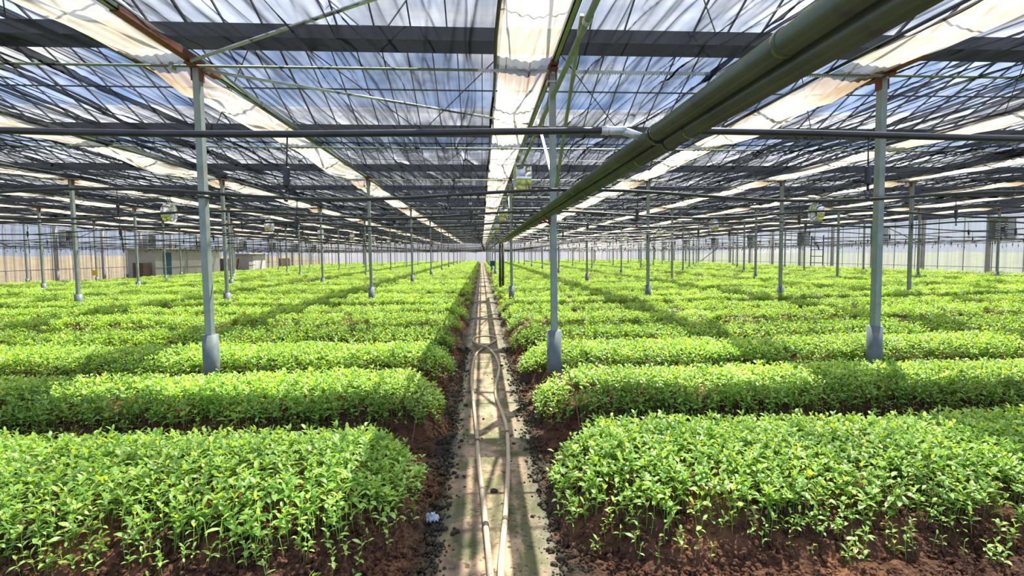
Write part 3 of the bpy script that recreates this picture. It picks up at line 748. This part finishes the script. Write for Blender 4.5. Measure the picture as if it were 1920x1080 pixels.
# ------------------------------------------------------------------ green main pipes
PA = (.80, H+.55); PB = (.868, H+.512); RP = .037
root = empty('main_pipe', (PA[0], 0, PA[1]))
b = MB(); b.tube([(0, .3, 0), (0, 23.0, 0), (0, 23.2, -.05), (0, 23.25, -.2)], RP, 24); b.build('pipe', M['gpipe'], root)
b = MB(); b.tube([(0, 23.25, -.15), (0, 23.25, -PA[1]+.02)], .055, 12); b.build('riser', M['dpipe'], root)
b = MB()
for y in (1.4, 2.42, 4.6, 6.4, 7.3, 11.5): b.tube([(0, y-.012, 0), (0, y+.012, 0)], RP*1.08, 24)
b.build('socket', M['gpipe'], root)
tag(root, 'upper left green water pipe of the overhead pair, turning down beside the path', 'pipe', None)
root = empty('main_pipe', (PB[0], 0, PB[1]))
b = MB(); b.tube([(0, .3, 0), (0, 23.15, 0), (.04, 23.35, -.05), (.06, 23.4, -.2)], RP, 24); b.build('pipe', M['gpipe'], root)
b = MB(); b.tube([(.06, 23.4, -.15), (.06, 23.4, -PB[1]+.02)], .055, 12); b.build('riser', M['dpipe'], root)
b = MB()
for y in (2.2, 2.9, 4.4, 6.1, 12.2): b.tube([(0, y-.012, 0), (0, y+.012, 0)], RP*1.08, 24)
b.build('socket', M['gpipe'], root)
tag(root, 'lower right green water pipe of the overhead pair, darker underside', 'pipe', None)
b = MB(); b.tube([(.80, 23.6, H+.58), (.80, 108, H+.58)], .03, 10); o = b.build('extension_pipe', M['gpipe']); tag(o, 'thinner green pipe continuing beyond the dark risers into the distance', 'pipe')
for j in (0, 1):
    y = Y0+DY*j
    b = MB(); b.box(.78, .90, y-.05, y+.05, H+.464, H+.471); b.box(.875, .895, y-.06, y+.06, H+.42, H+.465); b.bar((.78, y, H+.465), (.90, y, H+.39), .02); o = b.build('pipe_bracket', M['rust'])
    tag(o, 'rusty bracket holding the green pipes on the post beside the path, %s row' % ordn(j+1), 'bracket')
b = MB()
for (px, pz) in (PA, PB): b.tube([(px, 2.44, pz), (px, 2.475, pz)], RP*1.12, 24)
b.box(.79, .88, 2.445, 2.47, H+.50, H+.555)
o = b.build('pipe_clamp', M['black']); tag(o, 'black clamp tying the two green pipes together near the black hose', 'clamp')

# ------------------------------------------------------------------ black laterals with droppers
LAT = [2.6+2.45*q for q in range(43)]
def lat_z(x, q):
    ph = ((x-X0)/BAY) % 1
    return H+.60 - (.03 if q == 0 else .10)*math.sin(math.pi*ph)**2 + .03*(float(vnoise(x*.25, q*2.3, 5))-.5)
for q, y in enumerate(LAT):
    lo, hi = (-8, 8) if q == 0 else (-31.5, 31.5)
    n = 60 if q < 8 else 44*2
    b = MB()
    xs_ = np.linspace(lo, hi, int((hi-lo)*(3 if q < 4 else 1.5)))
    if q == 0:
        b.tube([(x, y, lat_z(x, q)) for x in xs_ if x < .62] + [(.63, y, lat_z(.63, q))], .0165, 10)
        b.tube([(1.0, y, lat_z(1.0, q))] + [(x, y, lat_z(x, q)) for x in xs_ if x > 1.02], .0165, 10)
    else:
        b.tube([(x, y, lat_z(x, q)) for x in xs_], .016 if q < 4 else .013, 8 if q < 4 else 5)
    o = b.build('irrigation_pipe', M['black'])
    if q == 0:
        b = MB(); zz = lat_z(.7, 0)
        b.tube([(.58, y, zz), (.70, y, zz)], .021, 12); b.tube([(.60, y, zz), (.615, y, zz)], .024, 12); b.tube([(.68, y, zz), (.79, y, H+.56)], .02, 12)
        b.tube([(.89, y, H+.53), (1.06, y, lat_z(1.05, 0))], .021, 12); b.tube([(1.0, y, zz-.004), (1.012, y, zz-.004)], .024, 12)
        b.build('connector', M['galv'], o)
    lab = 'thick black irrigation pipe crossing the picture nearest the camera' if q == 0 else 'black irrigation pipe slung across the greenhouse, %s from the camera' % ordn(q+1)
    tag(o, lab, 'irrigation pipe', 'black cross pipes')
def make_dropper():
    root = empty('sprinkler_dropper')
    b = MB(); b.tube([(0, 0, 0), (0, 0, -.145)], .0035, 6); b.build('hanging_tube', M['black'], root)
    b = MB(); pts = []; rs = []
    for s in range(15):
        pts.append((0, 0, -.14-.0065*s)); rs.append(.0175 if s % 2 else .013)
    b.tube(pts, rs, 12); b.build('weight', M['black'], root)
    b = MB(); b.tube([(0, 0, -.23), (0, 0, -.26)], .006, 6); b.tube([(.0, 0, -.255), (.014, 0, -.268), (.012, 0, -.285), (0, 0, -.292), (-.012, 0, -.285), (-.014, 0, -.268), (0, 0, -.255)], .0025, 5)
    b.tube([(0, 0, -.29), (0, 0, -.3)], .009, 6); b.build('nozzle', M['black'], root)
    return root
dproto = make_dropper(); spots = []
for q, y in enumerate(LAT):
    xs_ = [-.9, 1.92, -3.1, 4.3] if q == 0 else [X0-4.2-1.58*c*1 + .02*q for c in range(-22, 18)]
    for x in xs_:
        if abs(x) > 31: continue
        if 0.6 < x < 1.1: continue
        spots.append((q, x, y))
def visible(x, y, z):
    d = y*math.cos(YAW)+x*math.sin(YAW); return d > .5 and abs((x*math.cos(YAW)-y*math.sin(YAW))/d) < .98
vis = [s for s in spots if visible(s[1], s[2], 2)]
vis.sort(key=lambda s: s[2]+abs(s[1])*.1)
nearest = vis[:290]; rest = [s for s in vis[290:]]
first = True
for n_, (q, x, y) in enumerate(nearest):
    o = dproto if first else copy_tree(dproto); first = False
    o.location = (x, y, lat_z(x, q)-.012); o.rotation_euler = (random.uniform(-.06, .06), random.uniform(-.06, .06), random.uniform(0, 6))
    s = 1 if q == 0 else random.uniform(.85, 1.1); o.scale = (s, s, s)
    if q == 0: lab = 'black ribbed sprinkler weight hanging from the nearest pipe, %s of the path' % ('left' if x < 0 else 'right')
    if q == 0 and abs(x) > 3: lab = 'black sprinkler dropper at the far %s end of the nearest pipe' % ('left' if x < 0 else 'right')
    if q > 0: lab = 'black sprinkler dropper on the %s cross pipe, %s of the path' % (ordn(q+1), 'left' if x < 0 else 'right')
    tag(o, lab, 'sprinkler', 'sprinkler droppers on the black pipes')
    if q > 0: o['group'] = 'droppers on the %s cross pipe, %s side' % (ordn(q+1), 'left' if x < 0 else 'right')
b = MB()
for (q, x, y) in rest:
    z = lat_z(x, q); b.bar((x, y, z), (x, y, z-.14), .006); b.box(x-.016, x+.016, y-.016, y+.016, z-.24, z-.14)
o = b.build('distant_droppers', M['black']); tag(o, 'many tiny black sprinkler droppers on the distant cross pipes', 'sprinklers', 'distant sprinkler droppers', 'stuff')

# ------------------------------------------------------------------ circulation fans
def make_fan():
    root = empty('circulation_fan')
    R = .33; L = .165
    bm = bmesh.new(); n = 32
    prof = [(-L, R*1.06), (-L*.9, R), (L*.9, R), (L, R*1.06), (L, R*1.03), (L*.9, R*.975), (-L*.9, R*.975), (-L, R*1.03)]
    rings = [[bm.verts.new((x, r*math.cos(2*math.pi*a/n), r*math.sin(2*math.pi*a/n))) for a in range(n)] for x, r in prof]
    for i in range(len(prof)):
        A, B = rings[i], rings[(i+1) % len(prof)]
        for a in range(n):
            f = bm.faces.new((A[a], A[(a+1) % n], B[(a+1) % n], B[a])); f.smooth = True
    w = MB(); w.bm.free(); w.bm = bm; w.build('drum', M['chrome'], root)
    b = MB()
    b.tube([(-.05, 0, 0), (.05, 0, 0)], .045, 12); mo = b.build('motor', M['fandark'], root)
    for k in range(4):
        a = k*math.pi/2+.4; bm = bmesh.new(); vs = []
        for rr, w_, tw in ((.045, .03, .7), (.14, .06, .5), (.25, .07, .35)):
            for s in (-1, 1):
                for th in (-.003, .003):
                    x = s*w_*math.sin(tw)+th; tq = s*w_*math.cos(tw)
                    vs.append(bm.verts.new((x, rr*math.cos(a)-tq*math.sin(a), rr*math.sin(a)+tq*math.cos(a))))
        for s in range(2):
            q = s*4
            for (i1, i2) in ((0, 1), (1, 3), (3, 2), (2, 0)): bm.faces.new((vs[q+i1], vs[q+i2], vs[q+4+i2], vs[q+4+i1]))
        bm.faces.new((vs[8], vs[9], vs[11], vs[10])); bm.faces.new((vs[0], vs[2], vs[3], vs[1]))
        w = MB(); w.bm.free(); w.bm = bm; w.build('blade', M['fangrey'], mo)
    for x in (-L, L):
        b = MB()
        for rr in (.07, .12, .17, .22):
            b.tube([(x, rr*math.cos(t_*math.pi/8), rr*math.sin(t_*math.pi/8)) for t_ in range(17)], .002, 4)
        for t_ in range(6): b.bar((x, -R*math.cos(t_*math.pi/6), -R*math.sin(t_*math.pi/6)), (x, R*math.cos(t_*math.pi/6), R*math.sin(t_*math.pi/6)), .004)
        b.build('guard', M['galv'], root)
    b = MB(); b.bar((0, 0, R), (0, 0, R+.05), .07, .05); b.bar((-.04, .02, R), (-.04, .02, R+.42), .018); b.bar((.05, -.02, R), (.05, -.02, R+.42), .018); b.box(-.08, .08, -.05, .05, R+.16, R+.22)
    b.build('hanger', M['galv'], root)
    return root
fp = make_fan(); first = True
for k in (0, -3, 3):
    for j in range(0, 8):
        x = X0+BAY*k; y = 12.05+DY*j
        o = fp if first else copy_tree(fp); first = False
        o.location = (x, y, H+1.70); o.rotation_euler = (0, 0, random.uniform(-.08, .08))
        w_ = 'over the path' if k == 0 else 'on the %s side' % sidew(k)
        tag(o, 'silver drum fan hanging %s, %s from the front' % (w_, ordn(j+1)), 'fan', 'hanging drum fans')

# ------------------------------------------------------------------ side walls, far wall
def wall(nm, pts, mt):
    P_ = np.array([[(*pts[0], -.6), (*pts[1], -.6)], [(*pts[0], H+2.7), (*pts[1], H+2.7)]], float)
    o = grid_mesh(nm, P_, mt, None, False); tag(o, 'milky translucent sheet wall, %s' % nm.replace('wall_', '')+' side', 'wall', kind='structure')
    return o
wl = wall('wall_left', ((XL, -2), (XL, YEND)), M['wall_left']); wr = wall('wall_right', ((XR, -2), (XR, YEND)), M['wall_right']); wf = wall('wall_far', ((XL, YEND), (XR, YEND)), M['wall_far'])
for (w_, x, s) in ((wl, XL, 1), (wr, XR, -1)):
    b = MB(); y = 12.0
    while y < YEND: b.box(x+s*.02, x+s*.06, y-.02, y+.02, -.5, H+2.6); y += 2.0
    b.build('wall_mullions', M['wallpost'], w_)
    b = MB(); y = Y0
    while y < YEND: b.box(x+s*.08, x+s*.28, y-.09, y+.09, -.5, H+2.6); y += DY/2*1
    b.build('wall_posts', M['wallpost'], w_)
    b = MB()
    for z in (H-.95, H+.72, H+1.0, H+2.2): b.bar((x+s*.1, 0, z), (x+s*.1, YEND, z), .04 if z != H+.72 else .07)
    b.build('wall_rails', M['gutter'] if s > 0 else M['galv'], w_)
b = MB(); x = XL
while x < XR: b.box(x-.03, x+.03, YEND-.08, YEND-.03, -.4, H+2.5); x += BAY/2
for z in (H+.7, H+.95): b.bar((XL, YEND-.1, z), (XR, YEND-.1, z), .12)
b.build('wall_posts', M['wallpost'], wf)
# exhaust fan boxes
def make_box():
    root = empty('exhaust_fan')
    b = MB(); s_ = .65
    b.box(-.25, .25, -s_, -s_+.04, -s_, s_); b.box(-.25, .25, s_-.04, s_, -s_, s_); b.box(-.25, .25, -s_, s_, s_-.04, s_); b.box(-.25, .25, -s_, s_, -s_, -s_+.04)
    b.build('housing', M['fangrey'], root)
    b = MB(); b.tube([(-.05, 0, 0), (.1, 0, 0)], .12, 12); b.bar((0, -s_, 0), (0, s_, 0), .05); mo = b.build('motor', M['fandark'], root)
    for k in range(6):
        a = k*math.pi/3; b = MB(); b.bar((.05, .1*math.cos(a), .1*math.sin(a)), (.05, .56*math.cos(a), .56*math.sin(a)), .2, .012, (.5, -math.sin(a), math.cos(a))); b.build('blade', M['galv'], mo)
    b = MB()
    for k in range(9): z = -.55+k*.137; b.box(.17, .2, -s_+.04, s_-.04, z-.055, z+.055)
    b.build('shutter', M['fangrey'], root)
    return root
bp_ = make_box(); first = True
for side, xw, ys0 in (('right', XR-.5, 31), ('left', XL+.5, 33)):
    for q in range(8):
        o = bp_ if first else copy_tree(bp_); first = False
        o.location = (xw, ys0+DY*q, H+1.38); o.rotation_euler = (0, 0, 0 if side == 'right' else math.pi)
        tag(o, 'square grey exhaust fan box high on the %s wall, %s from the front' % (side, ordn(q+1)), 'exhaust fan', 'exhaust fans on the %s wall' % side)
# wall braces
for n_, (x, ya, yb, za, zb_) in enumerate(((31.2, 36.5, 40.5, H+.6, H+2.2), (31.2, 26.5, 22.5, H+.9, H+2.2), (-31.2, 37.5, 33.0, H+.7, H+2.2), (-31.2, 42, 45.5, H+.9, H+2.1), (31.2, 76, 70, 0.4, H+.6), (-31.2, 72, 78, 0.2, H+.7))):
    b = MB(); b.bar((x, ya, za), (x, yb, zb_), .06); o = b.build('wall_brace', M['gutter'])
    tag(o, 'diagonal steel brace against the %s wall, %s of its three from the front' % ('right' if x > 0 else 'left', {0: 'second', 1: 'first', 2: 'first', 3: 'second', 4: 'third', 5: 'third'}[n_]), 'brace', 'diagonal wall braces')

# ------------------------------------------------------------------ sheds and small things by the left wall
def shed(name, x, y0, y1, h, label):
    root = empty(name, (x, (y0+y1)/2, -.3)); L = (y1-y0)/2
    b = MB(); b.box(-2.2, 0, -L, L, 0, h, .02); b.build('wall', M['cream'], root)
    b = MB(); b.box(-2.4, .25, -L-.3, L+.3, h, h+.1, .02); b.build('roof', M['white'], root)
    b = MB(); b.box(0, .03, -L+1.1, -L+2.3, 0, h-.25, .005); b.build('door', M['blue'], root) if name == 'site_shed' else b.build('door', M['white'], root)
    b = MB(); b.box(0, .04, L-3.3, L-.1, 0, h-.05, .005); b.build('panel', M['white'], root)
    b = MB(); b.bar((.03, -L, h*.45), (.03, L-3.3, h*.45), .03); b.bar((.03, (L-3.3-L)/2+1.0, 0), (.03, (L-3.3-L)/2+1.0, h), .03); b.build('trim', M['galv'], root)
    tag(root, label, 'shed'); return root
shed('site_shed', -26.9, 46, 57, 2.65, 'grey panel shed with a dark blue door and white end panel by the left wall')
shed('small_shed', -28.2, 67, 72, 2.3, 'smaller pale shed farther along the left wall')
b = MB(); b.box(-27.6, -26.8, 44.2, 45.4, -.4, 1.3, .02); o = b.build('control_cabinet', M['brown']); tag(o, 'low dark brown cabinet standing left of the grey shed', 'cabinet')
b = MB(); b.box(-29.6, -28.9, 62.3, 66, -.4, 1.5, .02); o = b.build('stacked_boards', M['brown']); tag(o, 'dark brown boards stacked between the two sheds', 'boards')
b = MB(); b.box(-30.6, -30.3, 83, 87, -.4, 1.4, .02); o = b.build('wall_board', M['brown']); tag(o, 'dark brown board leaning on the left wall beyond the small shed', 'board')
x = X0+BAY*-6; y = Y0+DY*3
xq = X0 - 6*BAY
b = MB(); b.box(-26.2, -25.85, 37.04, 37.07, .75, 1.1); o = b.build('sticky_trap', M['yellow']); tag(o, 'small yellow card fixed low on a post near the left wall', 'card'); o.location = (.50, -.03, -.2)
b = MB(); b.box(.62, 1.05, 39.8, 40.1, .95, 1.35, .01); b.bar((.7, 39.95, 0), (.7, 39.95, .95), .04); b.bar((.97, 39.95, 0), (.97, 39.95, .95), .04); o = b.build('valve_box', M['blue']); tag(o, 'blue box on legs at the right edge of the path, far down', 'box')
# ladder-like frame on the right wall
b = MB()
for dy in (-.9, .9): b.bar((30.9, 48+dy, 0), (30.9, 48+dy, H+1.6), .07)
for z in (.9, 1.5, 2.1, 2.7): b.bar((30.9, 47.1, z), (30.9, 48.9, z), .06)
o = b.build('wall_ladder', M['gutter']); tag(o, 'dark ladder-like steel frame standing against the right wall', 'frame')

# ------------------------------------------------------------------ hose on the path (two strands that cross in a loop)
def cr(pts, n=8):
    pts = [Vector(p) for p in pts]; pts = [pts[0]*2-pts[1]] + pts + [pts[-1]*2-pts[-2]]; o_ = []
    for i in range(1, len(pts)-2):
        p0, p1, p2, p3 = pts[i-1:i+3]
        for s in range(n):
            t_ = s/n; o_.append(.5*((2*p1)+(-p0+p2)*t_+(2*p0-5*p1+4*p2-p3)*t_**2+(-p0+3*p1-3*p2+p3)*t_**3))
    o_.append(pts[-2]); return o_
HOSE = [(.085, 1.5), (.06, 2.2), (.036, 2.87), (.016, 3.32), (-.006, 3.85), (-.037, 4.46), (-.069, 5.45), (-.118, 6.48), (-.158, 7.61), (-.153, 8.75), (-.108, 9.51), (.007, 10.10), (.190, 10.70), (.311, 11.17), (.241, 11.54),
        (.010, 11.64), (-.161, 11.43), (-.176, 10.93), (-.064, 10.28), (.106, 9.92), (.228, 9.28), (.261, 8.30), (.183, 7.27), (.171, 6.58), (.218, 5.90), (.240, 5.35), (.223, 4.69), (.191, 4.12), (.151, 3.59), (.116, 3.19), (.091, 2.86), (.085, 2.2), (.13, 1.5)]
pts = []
for n_, (x, y) in enumerate(HOSE):
    z = .034 + (.036 if 18 <= n_ <= 19 else 0)
    pts.append((x, y, z))
b = MB(); b.tube(cr(pts, 10), .019, 12); hose = b.build('garden_hose', M['hose']); tag(hose, 'beige hose lying doubled along the path with a loop at its far end', 'hose')
b = MB()
for (x, y, x2, y2) in ((-.053, 4.98, -.055, 5.03), (.2385, 5.20, .2395, 5.25), (.014, 3.38, .012, 3.43), (.141, 3.45, .145, 3.50)): b.tube([(x, y, .034), (x2, y2, .034)], .022, 12)
b.build('coupling', M['brown'], hose)

# bent wires stuck in the soil
for (pts, lab) in (([(.89, 4.72, .05), (.85, 4.73, .4), (.79, 4.74, .68), (.765, 4.74, .745), (.73, 4.74, .755), (.70, 4.74, .71)], 'rusty bent wire in the soil at the end of the second right bed'),
                   ([(-.66, 4.9, .05), (-.62, 5.0, .3), (-.56, 5.06, .52), (-.48, 5.08, .56), (-.40, 5.05, .54)], 'thin rusty wire hoop at the end of the second left bed'),
                   ([(.58, 9.0, .0), (.59, 9.0, .5), (.64, 9.0, .66), (.80, 9.1, .64)], 'thin wire hoop at the right bed ends beyond the path post'),
                   ([(.62, 12.2, .0), (.63, 12.2, .8), (.70, 12.2, .84), (.80, 12.3, .6)], 'farther thin wire hoop at the right edge of the path')):
    b = MB(); b.tube(cr(pts, 5), .0055, 6); o = b.build('bent_wire', M['wire']); tag(o, lab, 'wire')
# crumpled film scrap
bm = bmesh.new(); bmesh.ops.create_grid(bm, x_segments=14, y_segments=12, size=1)
for v in bm.verts:
    x, y = v.co.x, v.co.y
    k = 1/(1+.5*(x*x+y*y)) + .35*(float(vnoise(x*2.5+4, y*2.5, 6))-.5); v.co = Vector((x*.062*k+.02*(float(vnoise(x*4+3, y*4, 8))-.5), y*.055*k+.02*(float(vnoise(x*4, y*4+7, 9))-.5), .012+.05*float(vnoise(x*3+9, y*3, 2))*(1.2-.6*(x*x+y*y)*.7)+.02*float(vnoise(x*9+9, y*9, 4))))
w = MB(); w.bm.free(); w.bm = bm; o = w.build('plastic_scrap', M['scrap']); o.location = (-.34, 3.48, .02)
sm = o.modifiers.new('thick', 'SOLIDIFY'); sm.thickness = .002
tag(o, 'crumpled grey plastic scrap on the left edge of the path', 'plastic scrap')
# stones
for (x, y, s_, lab) in ((-.20, 6.3, .03, 'small reddish stone on the path left of the hose'), (-.33, 5.25, .045, 'pale flat stone at the left edge of the path, nearer the camera'), (.08, 3.95, .03, 'small brown clod lying between the two hose strands')):
    bm = bmesh.new(); bmesh.ops.create_icosphere(bm, subdivisions=2, radius=s_)
    for v in bm.verts: v.co.z *= .6; v.co *= random.uniform(.85, 1.15)
    w = MB(); w.bm.free(); w.bm = bm; o = w.build('stone', M['soil']); o.location = (x, y, .022); tag(o, lab, 'stone')
# soil heap around the near path post
bm = bmesh.new(); bmesh.ops.create_icosphere(bm, subdivisions=4, radius=1)
for v in bm.verts:
    k = 1+.5*float(fbm(v.co.x*2.5+5, v.co.y*2.5+v.co.z*2, 33)); v.co = Vector((v.co.x*.22*k, v.co.y*.3*k, v.co.z*.22*k))
w = MB(); w.bm.free(); w.bm = bm; o = w.build('soil_heap', M['soil']); o.location = (X0+.03, 6.92, .02); tag(o, 'dark heap of soil around the foot of the nearest path post', 'soil heap')
